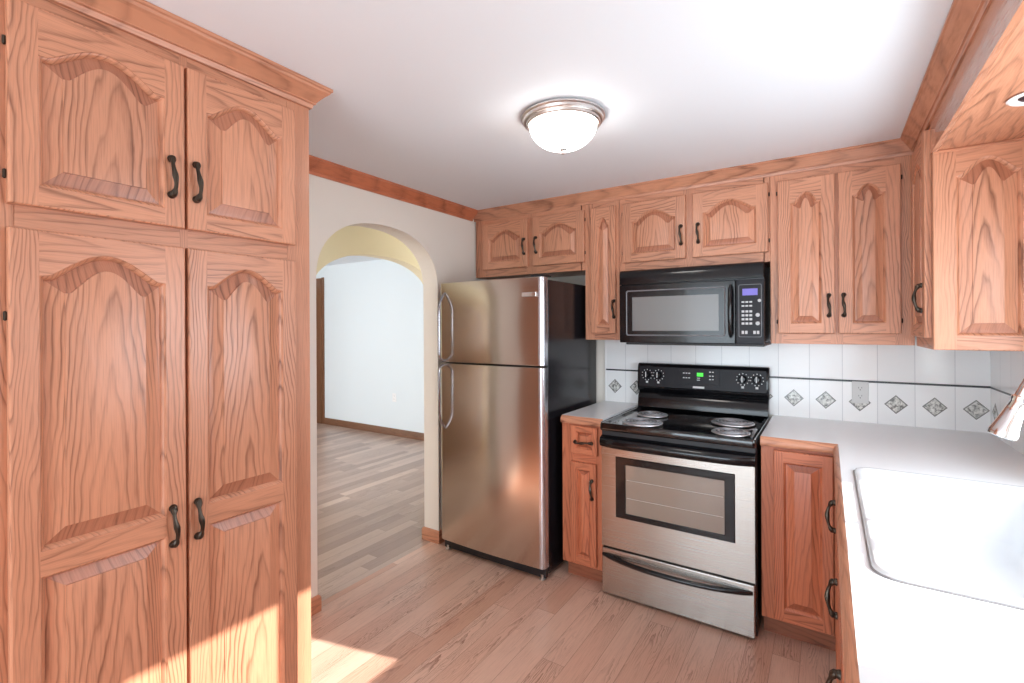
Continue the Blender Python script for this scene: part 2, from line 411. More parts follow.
def wall_with_hole(name, axis, c0, c1, a0, a1, z1, h0, h1, hz0, hz1, mat):
    b = MB()
    def bx(p0, p1, q0, q1):
        if axis == 'x': b.box(c0, c1, p0, p1, q0, q1)
        else: b.box(p0, p1, c0, c1, q0, q1)
    bx(a0, h0, 0, z1); bx(h1, a1, 0, z1)
    if hz0 > 0: bx(h0, h1, 0, hz0)
    bx(h0, h1, hz1, z1)
    return b.build(name, mat)
WY0, WY1, WZ0, WZ1 = 1.05, 2.085, 1.06, 1.872
struct(wall_with_hole('wall_right', 'x', XR, XR + 0.12, YF, YB, CEIL, WY0, WY1, WZ0, WZ1, 'cream'), 'wall behind the sink', 'wall')
struct(wall_with_hole('wall_front', 'y', YF - 0.12, YF, XL, XR, CEIL, -1.9, 0.4, 0, 2.1, 'cream'), 'wall behind the camera', 'wall')
struct(wall_with_hole('wall_hall_end', 'y', -0.9, -0.78, XH2, XL2, HC, -3.28, -2.44, 0.5, 2.1, 'yellow'), 'end wall of the hall', 'wall')
struct(wall_with_hole('wall_living', 'y', -0.9, -0.78, XW, XH2, HC, -6.1, -4.1, 0.7, 2.1, 'cool'), 'window wall of the living room', 'wall')

def window(name, label, axis, c, a0, a1, z0, z1, mull, cat='window'):
    w = thing(name, label, cat); w['kind'] = 'structure'
    b = MB()
    def bx(m, p0, p1, q0, q1, d=0.04):
        if axis == 'x': m.box(c - d / 2, c + d / 2, p0, p1, q0, q1)
        else: m.box(p0, p1, c - d / 2, c + d / 2, q0, q1)
    fw = 0.035
    bx(b, a0, a0 + fw, z0, z1); bx(b, a1 - fw, a1, z0, z1); bx(b, a0 + fw, a1 - fw, z0, z0 + fw); bx(b, a0 + fw, a1 - fw, z1 - fw, z1)
    for m_ in mull: bx(b, m_ - 0.031, m_ + 0.031, z0 + fw, z1 - fw)
    b.build('frame', 'white', w)
    g = MB(); bx(g, a0 + fw, a1 - fw, z0 + fw, z1 - fw, 0.004); g.build('pane', 'pane', w, smooth=False)
    return w
window('window_1', 'white framed window over the sink', 'x', XR + 0.05, WY0 - 0.03, WY1 + 0.03, WZ0 - 0.03, WZ1 + 0.03, [1.527])
window('window_2', 'glazed patio door behind the camera', 'y', YF - 0.06, -1.9, 0.4, 0.0, 2.1, [-0.75])
window('window_added', 'added hall window, out of view, to light the hall', 'y', -0.84, -3.28, -2.44, 0.5, 2.1, [])  # unseen opening added so the hall gets more light
window('window_3', 'living room window', 'y', -0.84, -6.1, -4.1, 0.7, 2.1, [-5.1])

# ------------------------------------------------------------------ runs of moulding: local x along the run, -y out of the wall
def run(name, mat, origin, rot, length, prof, m0=0.0, m1=0.0, parent=None):
    """prof: (outward, z) points, closed loop; m0, m1: mitre slope at the start and the end"""
    b = MB()
    b.loops([[(m0 * o, -o, z) for o, z in prof], [(length + m1 * o, -o, z) for o, z in prof]])
    return b.build(name, mat, parent, origin, rot, angle=25)
def crown_prof(p, h):
    """crown moulding profile: projection p, height h, top at z = 0"""
    return [(0, 0), (p, 0), (p, -0.010), (p - 0.006, -0.012), (p - 0.010, -0.018), (p * 0.66, -0.40 * h), (p * 0.42, -0.60 * h),
            (p * 0.30, -0.72 * h), (0.30 * p, -0.78 * h), (0.2 * p, -0.80 * h), (0.17 * p, -0.9 * h), (0.14 * p, -h), (0, -h)]
BASE = [(0, 0), (0.013, 0), (0.013, 0.068), (0.009, 0.078), (0.004, 0.083), (0, 0.083)]
YU = 2.85                                   # face of the wall cabinets on the range wall
XU = 0.337                                  # face of the wall cabinets on the sink wall
struct(run('trim_1', 'oak_red_h', (XL, 1.06, CEIL), PI / 2, 2.815 - 1.06, crown_prof(0.063, 0.072)), 'oak crown moulding over the arch', 'crown moulding')
struct(run('trim_2', 'oak_h', (XL, YU, CEIL), 0, XU - XL, crown_prof(0.045, 0.072), 0, -1), 'oak crown moulding along the cabinets over the range', 'crown moulding')
struct(run('trim_3', 'oak_h', (XU, YU, CEIL), -PI / 2, YU - YF, crown_prof(0.058, 0.072), 1, 0), 'oak crown moulding along the sink side', 'crown moulding')
struct(run('baseboard_left', 'oak_h', (XL, 1.06, 0), PI / 2, 1.52 - 1.06 + 0.0, BASE, 0, 1), 'oak baseboard left of the arch', 'baseboard')
struct(run('baseboard_arch', 'oak_h', (XL2, 1.52, 0), PI, -(XL2 - XL), BASE, -1, 1) if False else run('baseboard_arch', 'oak_h', (XL + 0.0, 1.52, 0), PI, XL - XL2, BASE, -1, 1), 'oak baseboard in the left arch jamb', 'baseboard')
struct(run('baseboard_jamb', 'oak_h', (XL2, 2.44, 0), 0, XL - XL2, BASE, -1, 1), 'oak baseboard in the right arch jamb', 'baseboard')
struct(run('baseboard_right', 'oak_h', (XL, 2.44, 0), PI / 2, YB - 2.44, BASE, -1, 0), 'oak baseboard beside the refrigerator', 'baseboard')
struct(run('baseboard_far', 'brown_trim', (XW, YW, 0), 0, XH2 - XW, [(o, z * 1.15) for o, z in BASE]), 'brown baseboard of the living room', 'baseboard')
struct(run('baseboard_hall', 'brown_trim', (XH2, 3.78, 0), 0, XH - XH2, BASE, -1, 1), 'brown baseboard in the hall arch', 'baseboard')
struct(run('baseboard_hall_left', 'brown_trim', (XH, 2.30, 0), PI, XH - XH2, BASE, -1, 1), 'brown baseboard in the left side of the hall arch', 'baseboard')
# living room door with its casing, seen at the left edge of the arch
d1 = thing('door_1', 'dark brown door at the end of the living room wall', 'door', (XW, YW, 0)); d1['kind'] = 'structure'
b = MB(); b.box(0.02, 0.21, -0.022, 0, 0, 2.20); b.box(0.21, 0.265, -0.014, 0, 0, 2.21); b.build('casing', 'brown_trim_v', d1, bevel=0.003)
b = MB(); b.box(0.0, 0.035, -0.95, -0.03, 0.01, 2.05)
for z0, z1 in ((0.2, 0.95), (1.15, 1.9)):
    for y0, y1 in ((-0.85, -0.55), (-0.42, -0.12)):
        b.box(0.03, 0.043, y0, y1, z0, z1)
b.build('door_leaf', 'brown_trim_v', d1, bevel=0.004)
MB().lathe([(0.0, 0.0), (0.02, 0.0), (0.02, 0.006), (0.009, 0.012), (0.009, 0.03), (0.024, 0.04), (0.026, 0.055), (0.0, 0.062)], (0.036, -0.10, 1.0), 16, 'x').build('door_handle', 'nickel', d1)

# hall closet door, mirrored in the refrigerator's steel
d2 = thing('door_2', 'dark brown double closet doors in the hall', 'door', (XH, 0.12, 0), PI / 2); d2['kind'] = 'structure'
DW = 1.42
b = MB(); b.box(-0.06, 0.0, -0.02, 0, 0, 2.12); b.box(DW, DW + 0.06, -0.02, 0, 0, 2.12); b.box(0, DW, -0.02, 0, 2.05, 2.12); b.build('casing', 'brown_trim_v', d2, bevel=0.003)
for x0 in (0.003, DW / 2 + 0.001):
    b = MB(); b.box(x0, x0 + DW / 2 - 0.004, -0.008, 0, 0.01, 2.045)
    for z0, z1 in ((0.2, 0.95), (1.12, 1.9)): b.box(x0 + 0.1, x0 + DW / 2 - 0.1, -0.016, -0.007, z0, z1)
    b.build('door_leaf', 'brown_trim_v', d2, bevel=0.004)
    MB().lathe([(0.001, 0.0), (0.012, 0.0), (0.008, -0.012), (0.008, -0.02), (0.018, -0.03), (0.018, -0.038), (0.001, -0.042)], (DW / 2 + (0.05 if x0 > 0.1 else -0.05), -0.008, 1.0), 16, 'y').build('knob', 'nickel', d2)

# ------------------------------------------------------------------ cabinet makers (local: x along the face, y into the cabinet, face at y = 0)
def pull_mesh(L=0.112):
    b = MB(); n = 26; path = []; rad = []
    for i in range(n + 1):
        t = i / n
        y = -0.005 - 0.021 * math.sin(PI * t) ** 0.7
        path.append((0.0035 * math.sin(2 * PI * t), y, -L / 2 + L * t))
        e = min(t, 1 - t)
        r = 0.0088 * max(0.0, 1 - (e / 0.18 - 0.45) ** 2 * 1.6) if e < 0.18 else 0.0
        rad.append(max(r, 0.0048 + 0.0030 * math.exp(-((t - 0.5) / 0.13) ** 2), 0.003) if 0 < i < n else 0.003)
    b.tube(path, rad, 10)
    for zc in (-L / 2 + 0.006, L / 2 - 0.006):
        b.lathe([(0.002, 0.0), (0.0105, -0.001), (0.0105, -0.004), (0.008, -0.009), (0.001, -0.012)], (0, 0, zc), 12, 'y')
    return b.mesh('pull', 'bronze')
PULL = pull_mesh()
def pull(parent, x, z, level=False, y=-0.02):
    o = bpy.data.objects.new('handle', PULL); COL.objects.link(o); o.parent = parent
    o.location = (x, y, z)
    if level: o.rotation_euler = (0, PI / 2, 0)
    return o
def top_curve(kind, t):
    """height 0..1 of the cathedral curve across the width"""
    if kind == 'flat': return 0.0
    e = 0.15 if kind == 'tall' else 0.07
    if t < e or t > 1 - e: return 0.03 * min(t, 1 - t) / e
    s = (t - e) / (1 - 2 * e)
    return 0.03 + 0.97 * math.sin(PI * s) ** (1.12 if kind == 'arch' else 0.72 if kind == 'tall' else 1.0)
NA = 28
def field(x0, x1, z0, zs, rise, kind, i, y, zi=None):
    """closed loop of a panel outline inset by i: bottom, right side, curved top, left side"""
    zi = i if zi is None else zi
    a, b_ = x0 + i, x1 - i
    pts = [(a, y, z0 + i), (b_, y, z0 + i)]
    for k in range(NA + 1):
        t = 1 - k / NA
        pts.append((a + (b_ - a) * t, y, zs - zi + rise * top_curve(kind, t)))
    return pts
def door(parent, name, x0, x1, z0, z1, panels, st=0.05, wood='oak', handle=None, hinges=None, thick=0.022, bev=0.032, yf=None):
    """panels: list of (z0, shoulder z, rise, kind) from the bottom up, heights in the parent's frame"""
    cx = (x0 + x1) / 2; zc = (z0 + z1) / 2
    X0, X1, Z0, Z1 = x0 - cx, x1 - cx, z0 - zc, z1 - zc
    e = 0.004
    b = MB(); yf = -thick if yf is None else yf
    px0, px1 = X0 + st, X1 - st
    yb = 0.0
    b.quad((X0 + e, yf, Z0 + e), (px0, yf, Z0 + e), (px0, yf, Z1 - e), (X0 + e, yf, Z1 - e))
    b.quad((px1, yf, Z0 + e), (X1 - e, yf, Z0 + e), (X1 - e, yf, Z1 - e), (px1, yf, Z1 - e))
    ps = [(p0 - zc, zs - zc, rise, kind) for p0, zs, rise, kind in panels]
    zprev = Z0 + e
    tops = []
    for (p0, zs, rise, kind) in ps:
        if not tops:
            b.quad((px0, yf, zprev), (px1, yf, zprev), (px1, yf, p0), (px0, yf, p0), mi=1)
        else:
            top = tops[-1]
            for (xa, za), (xb, zb) in zip(top, top[1:]):
                b.quad((xa, yf, za), (xb, yf, zb), (xb, yf, p0), (xa, yf, p0), mi=1)
        tops.append([(px0 + (px1 - px0) * k / NA, zs + rise * top_curve(kind, k / NA)) for k in range(NA + 1)])
    for (xa, za), (xb, zb) in zip(tops[-1], tops[-1][1:]):
        b.quad((xa, yf, za), (xb, yf, zb), (xb, yf, Z1 - e), (xa, yf, Z1 - e), mi=1)
    # rounded outer edge
    rect = lambda i, y: [(X0 + i, y, Z0 + i), (X1 - i, y, Z0 + i), (X1 - i, y, Z1 - i), (X0 + i, y, Z1 - i)]
    b.loops([rect(e, yf), rect(0.0012, yf + 0.0012), rect(0, yf + e), rect(0, -0.0005)], False, True)
    # moulded inner edge
    for (p0, zs, rise, kind) in ps:
        b.loops([field(px0, px1, p0, zs, rise, kind, i, y) for i, y in
                 ((0, yf), (0.001, yf + 0.003), (0.004, yf + 0.0045), (0.008, yf + 0.009), (0.010, yf + 0.014))], False, False)
    o = b.build(name, [wood + '_v', wood + '_h'], parent, (cx, 0, zc), angle=20)
    for (p0, zs, rise, kind) in ps:
        q = MB()
        pc = (p0 + zs) / 2
        f = lambda i, y: [(x_, y_, z_ - pc) for x_, y_, z_ in field(px0, px1, p0, zs, rise, kind, i, y, i * 0.86)]
        q.loops([f(0.008, yf + 0.0142), f(0.010, yf + 0.0140), f(0.011 + bev * 0.35, yf + 0.0110), f(0.011 + bev, yf + 0.0045), f(0.0115 + bev, yf + 0.0012), f(0.0135 + bev, yf + 0.0008)], False, True, seg_mi=lambda a, k: 1 if 1 <= a <= 3 and (k == 0 or 2 <= k < NA + 2) else 0)
        q.build('raised_panel', [wood + '_v', wood + '_end_v'], o, (0, 0, pc), angle=14)
    if handle: pull(o, handle[0] - cx, handle[1] - zc, level=len(handle) > 2, y=yf)
    for (hx, hz) in (hinges or []):
        h = MB(); h.tube([(0, 0, -0.011), (0, 0, -0.009), (0, 0, 0.009), (0, 0, 0.011)], [0.001, 0.0035, 0.0035, 0.001], 8)
        h.build('hinge', 'bronze', o, (hx - cx, -0.006, hz - zc))
    return o
def carcass(parent, w, d, z0, z1, stiles, rails, wood='oak', kick=0.0, hollow=None):
    """box with a face frame: stiles (x0, x1), rails (x0, x1, z0, z1)"""
    b = MB()
    if hollow:                                  # open box: room for the sink bowl
        a, c, zf = hollow
        b.box(0.001, a, 0.019, d, z0 + kick, z1); b.box(c, w - 0.001, 0.019, d, z0 + kick, z1); b.box(a, c, 0.019, d, z0 + kick, zf)
    else: b.box(0.001, w - 0.001, 0.019, d, z0 + kick, z1)
    b.build('carcass', wood + '_v', parent, smooth=False)
    if kick: MB().box(0.002, w - 0.002, 0.065, d, z0, z0 + kick).build('kick_board', 'oak_kick_shade', parent, smooth=False)
    f = MB()
    for x0, x1 in stiles: f.box(x0, x1, 0, 0.019, z0 + kick, z1)
    for x0, x1, a, c in rails: f.box(x0, x1, 0.0003, 0.019, a, c, mi=1)
    f.build('face_frame', [wood + '_v', wood + '_h'], parent, bevel=0.0012, seg=1)

# ------------------------------------------------------------------ pantry (faces the sink; local x = world y)
PX, PY0, PY1 = -1.55, 0.20, 1.05
pan = thing('pantry_cabinet', 'tall oak pantry cabinet with four arched doors beside the arch', 'cabinet', (PX, PY0, 0), PI / 2)
pw = PY1 - PY0
y_ = lambda v: v - PY0
carcass(pan, pw, PX - XL - 0.003, 0.0, CEIL - 0.002, [(0, y_(0.30)), (y_(0.635), y_(0.658)), (y_(0.965), pw)],
        [(y_(0.30), y_(0.965), 1.66, 1.75), (y_(0.30), y_(0.965), 2.17, CEIL - 0.002), (y_(0.30), y_(0.965), 0.0, 0.12)])
for x0, x1, hx, hg in ((0.287, 0.642, 0.607, 0.284), (0.649, 0.984, 0.670, 0.988)):
    door(pan, 'door', y_(x0), y_(x1), 1.734, 2.197, [(1.782, 2.085, 0.058, 'arch')], 0.050, handle=(y_(hx), 1.872), hinges=[(y_(hg), 1.80), (y_(hg), 2.10)])
    door(pan, 'door', y_(x0), y_(x1), 0.085, 1.680, [(0.15, 0.874, 0.0, 'flat'), (0.932, 1.574, 0.060, 'arch')], 0.050, handle=(y_(hx), 0.90), hinges=[(y_(hg), 0.62), (y_(hg), 1.48)], bev=0.034)
run('crown_moulding', 'oak_h', (0, 0, CEIL - 0.001), 0, pw, crown_prof(0.076, 0.066), 0, 0.592, pan)
run('crown_return', 'oak_h', (pw, 0, CEIL - 0.001), PI / 2, 0.55, crown_prof(0.045, 0.066), -1.69, 0, pan)
# ------------------------------------------------------------------ wall cabinets on the range wall (local x = world x)
UD = YB - YU - 0.002
ZT = CEIL - 0.004
def wall_cab(label, x0, x1, zb, doors, stiles, mull=True):
    t = thing('wall_cabinet', label, 'cabinet', (x0, YU, 0))
    c = lambda v: v - x0
    w = x1 - x0
    carcass(t, w, UD, zb, ZT, [(c(a), c(b2)) for a, b2 in stiles], [(0.03, w - 0.03, zb, zb + 0.052), (0.03, w - 0.03, 2.175, ZT)])
    for dx0, dx1, z0, z1, kind, sh, rise, st, hx, hz, hinge in doors:
        door(t, 'door', c(dx0), c(dx1), z0, z1, [(z0 + 0.050, sh, rise, kind)], st, handle=(c(hx), hz),
             hinges=[(c(hinge), z0 + 0.06), (c(hinge), z1 - 0.06)], bev=0.026)
    return t
wall_cab('short oak wall cabinet above the refrigerator', -2.178, -1.300, 1.812,
         [(-2.106, -1.723, 1.863, 2.195, 'ogee', 2.085, 0.052, 0.055, -1.747, 2.004, -2.110),
          (-1.681, -1.300, 1.863, 2.195, 'ogee', 2.085, 0.052, 0.055, -1.652, 2.004, -1.297)],
         [(-2.178, -2.09), (-1.74, -1.66), (-1.32, -1.300)])
wall_cab('narrow oak wall cabinet between refrigerator and microwave', -1.299, -1.071, 1.366,
         [(-1.253, -1.090, 1.408, 2.195, 'tall', 2.08, 0.048, 0.040, -1.100, 1.557, -1.257)],
         [(-1.299, -1.235), (-1.105, -1.071)])
wall_cab('short oak wall cabinet directly above the microwave', -1.070, -0.250, 1.785,
         [(-1.045, -0.673, 1.835, 2.195, 'ogee', 2.08, 0.056, 0.055, -0.697, 1.969, -1.049),
          (-0.634, -0.257, 1.835, 2.195, 'ogee', 2.08, 0.056, 0.055, -0.604, 1.969, -0.253)],
         [(-1.070, -1.03), (-0.69, -0.62), (-0.275, -0.250)])
wall_cab('tall double-door oak wall cabinet to the right of the microwave', -0.249, XU - 0.004, 1.357,
         [(-0.214, 0.0315, 1.410, 2.192, 'tall', 2.072, 0.050, 0.056, 0.006, 1.548, -0.218),
          (0.045, 0.284, 1.410, 2.192, 'tall', 2.072, 0.050, 0.056, 0.066, 1.548, 0.288)],
         [(-0.249, -0.19), (0.012, 0.065), (0.262, XU - 0.004)])
# sink-side wall cabinet (faces -x; local x = -world y), with a panelled end
EY = 2.43
wc = thing('wall_cabinet', 'corner oak wall cabinet on the sink side with a pale panelled end', 'cabinet', (XU, YU - 0.022, 0), -PI / 2)
wl = YU - 0.022 - EY
carcass(wc, wl, XR - XU - 0.002, 1.355, 2.225, [(0, 0.05), (wl - 0.03, wl)], [(0.04, wl - 0.02, 1.355, 1.405), (0.04, wl - 0.02, 2.19, 2.225)])
door(wc, 'door', 0.035, wl - 0.02, 1.400, 2.205, [(1.45, 2.07, 0.055, 'ogee')], 0.055, handle=(wl - 0.065, 1.557), bev=0.026)
end = bpy.data.objects.new('end_panel', None)
ep = thing('x', 'x', 'x'); bpy.data.objects.remove(ep); bpy.data.objects.remove(end)
# end panel faces -y: a framed raised panel, built in the cabinet's frame turned by +90 degrees
hold = door(wc, 'end_panel', 0.0, XR - XU - 0.006, 1.355, 2.108, [(1.41, 2.005, 0.058, 'arch')], 0.066, bev=0.034, thick=0.016)
hold.rotation_euler = (0, 0, PI / 2)
hold.location = (wl, (XR - XU - 0.006) / 2, (1.355 + 2.108) / 2)
q = MB(); q.extrude([(0, 0), (-0.012, 0), (-0.012, 0.008), (-0.006, 0.014), (0, 0.014)], 'x', 0, XR - XU - 0.006)
tm = q.build('top_bead', 'oak_h', wc, (wl + 0.010, 0.0, 2.098)); tm.rotation_euler = (0, 0, PI / 2)

# soffit over the sink: fascia and underside board
SZ = 2.105
sf = thing('soffit', 'oak soffit over the sink with a recessed light', 'soffit', (XU - 0.004, EY - 0.002, 0), -PI / 2); sf['kind'] = 'structure'
MB().box(0, EY - YF - 0.01, 0, 0.018, SZ, CEIL - 0.002).build('fascia', 'fascia', sf)
MB().box(0, EY - YF - 0.01, 0.018, XR - XU - 0.0, SZ + 0.004, SZ + 0.02).build('underside_board', 'oak_h', sf)
rl = thing('recessed_light', 'small white recessed light in the oak soffit over the sink', 'light', (0.502, 1.983, SZ + 0.003))
MB().lathe([(0.040, -0.001), (0.058, -0.001), (0.060, -0.004), (0.054, -0.008), (0.044, -0.007), (0.040, -0.002)], n=40).build('trim_ring', 'white', rl)
MB().lathe([(0.001, -0.012), (0.018, -0.011), (0.030, -0.007), (0.036, -0.002), (0.040, 0.0)], n=32).build('bulb', 'bulb_dark', rl)

# ------------------------------------------------------------------ base cabinets
BT = 0.898
YBF = 2.515
bl = thing('base_cabinet', 'narrow oak base cabinet with one drawer between refrigerator and range', 'cabinet', (-1.288, 2.497, 0))
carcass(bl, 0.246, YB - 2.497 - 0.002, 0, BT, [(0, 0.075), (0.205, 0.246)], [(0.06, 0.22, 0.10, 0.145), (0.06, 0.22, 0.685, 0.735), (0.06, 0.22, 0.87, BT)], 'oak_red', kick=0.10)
door(bl, 'drawer_front', 0.062, 0.224, 0.733, 0.890, [(0.763, 0.860, 0, 'flat')], 0.030, 'oak_red', handle=(0.143, 0.802, 1), bev=0.016)
door(bl, 'door', 0.060, 0.216, 0.118, 0.686, [(0.155, 0.648, 0, 'flat')], 0.036, 'oak_red', handle=(0.194, 0.545), bev=0.020)
br = thing('base_cabinet', 'oak base cabinet with one tall raised panel door right of the range', 'cabinet', (-0.262, YBF, 0))
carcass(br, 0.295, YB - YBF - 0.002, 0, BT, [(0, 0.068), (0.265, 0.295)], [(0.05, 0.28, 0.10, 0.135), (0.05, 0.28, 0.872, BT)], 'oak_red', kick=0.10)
door(br, 'door', 0.052, 0.281, 0.113, 0.882, [(0.165, 0.832, 0, 'flat')], 0.040, 'oak_red', bev=0.030)
XSF = 0.044
sb = thing('base_cabinet', 'oak sink base cabinet run under the white sink', 'cabinet', (XSF, 2.492, 0), -PI / 2)
sl = 2.492 + 1.2
z_ = lambda v: 2.492 - v
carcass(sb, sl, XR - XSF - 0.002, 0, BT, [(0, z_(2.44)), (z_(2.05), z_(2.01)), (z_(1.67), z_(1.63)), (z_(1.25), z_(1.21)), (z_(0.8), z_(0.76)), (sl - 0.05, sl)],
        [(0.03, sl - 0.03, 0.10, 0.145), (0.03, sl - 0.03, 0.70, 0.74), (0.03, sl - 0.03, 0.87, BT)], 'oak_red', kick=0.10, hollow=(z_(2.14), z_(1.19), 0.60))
door(sb, 'door', z_(2.46), z_(2.04), 0.113, 0.882, [(0.165, 0.832, 0, 'flat')], 0.045, 'oak_red', handle=(z_(2.075), 0.765), bev=0.030)
for ya, yb_, hy in ((2.02, 1.655, 1.73), (1.645, 1.23, 1.275)):
    door(sb, 'door', z_(ya), z_(yb_), 0.113, 0.700, [(0.165, 0.650, 0, 'flat')], 0.045, 'oak_red', handle=(z_(hy), 0.635), bev=0.030)
    door(sb, 'drawer_front', z_(ya), z_(yb_), 0.735, 0.882, [(0.765, 0.852, 0, 'flat')], 0.035, 'oak_red', bev=0.016)
door(sb, 'door', z_(1.20), z_(0.78), 0.113, 0.882, [(0.165, 0.832, 0, 'flat')], 0.045, 'oak_red', handle=(z_(0.83), 0.765), bev=0.030)

# ------------------------------------------------------------------ countertops
CT = 0.940
NOSE = [(0.0, -0.0005), (0.004, -0.002), (0.009, -0.006), (0.015, -0.012), (0.018, -0.019), (0.018, -0.034), (0.016, -0.040), (0.012, -0.042), (0.0, -0.042)]
ctl = thing('countertop', 'small white laminate countertop with oak edge left of the range', 'countertop', (-1.290, 2.497, CT))
MB().box(0, 0.252, 0, YB - 2.497 - 0.004, -0.042, 0).build('slab', 'laminate', ctl)
run('edge_trim', 'oak_h', (0, 0, 0), 0, 0.252, NOSE, 0, 0, ctl)
CX0, CY0 = 0.0365, 2.502
ctr = thing('countertop', 'long white laminate countertop with oak edge around the sink', 'countertop', (0, 0, CT))
HX0, HX1, HY0, HY1 = 0.10, 0.565, 1.25, 2.08
b = MB()
b.box(-0.262, XR - 0.004, CY0, YB - 0.004, -0.042, 0)
b.box(CX0, XR - 0.004, HY1, CY0, -0.042, 0); b.box(CX0, XR - 0.004, -1.2, HY0, -0.042, 0)
b.box(CX0, HX0, HY0, HY1, -0.042, 0); b.box(HX1, XR - 0.004, HY0, HY1, -0.042, 0)
b.build('slab', 'laminate', ctr, smooth=False)
run('edge_trim', 'oak_h', (-0.262, CY0, 0), 0, CX0 + 0.262, NOSE, 0, -1, ctr)
run('edge_trim', 'oak_h', (CX0, CY0, 0), -PI / 2, CY0 + 1.2, NOSE, 1, 0, ctr)

# ------------------------------------------------------------------ sink and faucet
sk = thing('sink', 'white enamel drop-in sink with rolled rim in the countertop', 'sink', (0, 0, CT))
def rrect(x0, x1, y0, y1, r, z, n=8):
    pts = []
    for cx, cy, a0 in ((x1 - r, y0 + r, -PI / 2), (x1 - r, y1 - r, 0), (x0 + r, y1 - r, PI / 2), (x0 + r, y0 + r, PI)):
        for k in range(n + 1):
            a = a0 + PI / 2 * k / n; pts.append((cx + r * math.cos(a), cy + r * math.sin(a), z))
    return pts
SX0, SX1, SY0, SY1 = 0.076, 0.605, 1.222, 2.108
def off(i, z, r=0.05, back=0.0): return rrect(SX0 + i, SX1 - i - back, SY0 + i, SY1 - i, max(r - i * 0.3, 0.02), z)
b = MB()
b.loops([off(0.0, 0.0005), off(-0.001, 0.004), off(0.002, 0.009), off(0.008, 0.012), off(0.018, 0.011), off(0.026, 0.008, back=0.07), off(0.032, -0.001, back=0.075),
         off(0.040, -0.03, 0.07, 0.075), off(0.055, -0.150, 0.08, 0.075), off(0.075, -0.180, 0.09, 0.075), off(0.11, -0.190, 0.09, 0.075), off(0.16, -0.192, 0.06, 0.075)], False, True)
b.build('basin', 'sink', sk, angle=60)
b = MB(); b.loops([off(-0.004, 0.0004), off(-0.004, 0.002), off(0.0, 0.003)], False, False); b.build('seal', 'rim_grey', sk)
MB().lathe([(0.001, -0.004), (0.03, -0.003), (0.042, 0.0), (0.044, 0.002), (0.036, 0.003), (0.001, 0.0015)], (0.33, 1.67, -0.191), 28).build('drain', 'chrome', sk)
fa = thing('faucet', 'chrome gooseneck faucet with pull-down spray head over the sink', 'faucet', (0.565, 1.66, CT + 0.0115))
MB().lathe([(0.001, 0), (0.03, 0), (0.03, 0.006), (0.024, 0.014), (0.019, 0.05), (0.017, 0.12), (0.014, 0.13), (0.001, 0.13)], n=24).build('base', 'chrome', fa)
path = [(0, 0, 0.12), (0, 0, 0.22), (0, 0, 0.30)]
for k in range(1, 13):
    a = PI * k / 12 * 0.90
    path.append((-0.082 + 0.082 * math.cos(a), 0, 0.322 + 0.095 * math.sin(a)))
MB().tube(path, 0.0125, 14).build('spout', 'chrome', fa)
e1 = Vector(path[-1]); dr = (Vector(path[-1]) - Vector(path[-2])).normalized(); dr = Vector((-0.34, 0, -0.94)).normalized()
hp = [e1 + dr * t for t in (0, 0.030, 0.033, 0.043, 0.046, 0.070, 0.110, 0.126, 0.136, 0.138)]
MB().tube([tuple(p) for p in hp], [0.013, 0.0145, 0.0180, 0.0180, 0.0165, 0.0185, 0.0245, 0.0285, 0.0285, 0.024], 20).build('spray_head', 'chrome', fa)
MB().tube([(0, 0.015, 0.085), (0, 0.03, 0.09), (0.0, 0.06, 0.105), (0.0, 0.10, 0.135), (0.0, 0.105, 0.138)], [0.009, 0.009, 0.006, 0.0055, 0.002], 10).build('lever', 'chrome', fa)

# ------------------------------------------------------------------ backsplash
bs = thing('backsplash', 'white diamond tile backsplash along the range wall', 'backsplash', (-1.285, YB - 0.0005, 0.94))
MB().box(0.011, XR + 1.285 - 0.010, -0.010, 0, 0.0, 0.46).build('tile_field', 'tile', bs, smooth=False)
MB().box(0.011, XR + 1.285 - 0.010, -0.0145, -0.009, 0.2105, 0.2205).build('border_strip', 'strip', bs, bevel=0.002)
MB().box(0.003, 0.011, -0.012, 0, 0, 0.46).build('edge_tile', 'white', bs)
bs2 = thing('backsplash', 'short white diamond tile return on the sink wall', 'backsplash', (XR - 0.0005, YB - 0.011, 0.94), -PI / 2)
MB().box(0.0, 0.66, -0.010, 0, 0.0, 0.412).build('tile_field', 'tile', bs2, smooth=False)
MB().box(0.0, 0.66, -0.0145, -0.009, 0.2115, 0.2195).build('border_strip', 'strip', bs2, bevel=0.002)
bs2.children[0].location = (0, 0, 0)

def outlet(label, loc, rot=0.0, mat='plate'):
    t = thing('wall_outlet', label, 'outlet', loc, rot)
    MB().box(-0.036, 0.036, -0.006, 0, -0.057, 0.057).build('cover_plate', mat, t, bevel=0.003)
    for zc in (0.021, -0.021):
        b = MB(); b.loops([[(0.017 * math.cos(a) * 1.0, y, zc + 0.0145 * math.sin(a)) for a in [2 * PI * k / 20 for k in range(20)]] for y in (-0.006, -0.0078)])
        rc = b.build('receptacle', mat, t)
        s2 = MB(); s2.box(-0.0075, -0.0055, -0.0083, -0.0075, zc + 0.000, zc + 0.008); s2.box(0.0055, 0.0075, -0.0083, -0.0075, zc + 0.001, zc + 0.008)
        s2.lathe([(0.0005, -0.0083), (0.0026, -0.0083), (0.0026, -0.0076)], (0, 0, zc - 0.007), 10, 'y')
        s2.build('slots', 'slot', rc)
    return t
outlet('grey double wall outlet set in the diamond tile backsplash', (0.142, YB - 0.0108, 1.097))
outlet('white double wall outlet on the pale living room wall', (-4.86, YW - 0.0005, 0.51), 0, 'white')

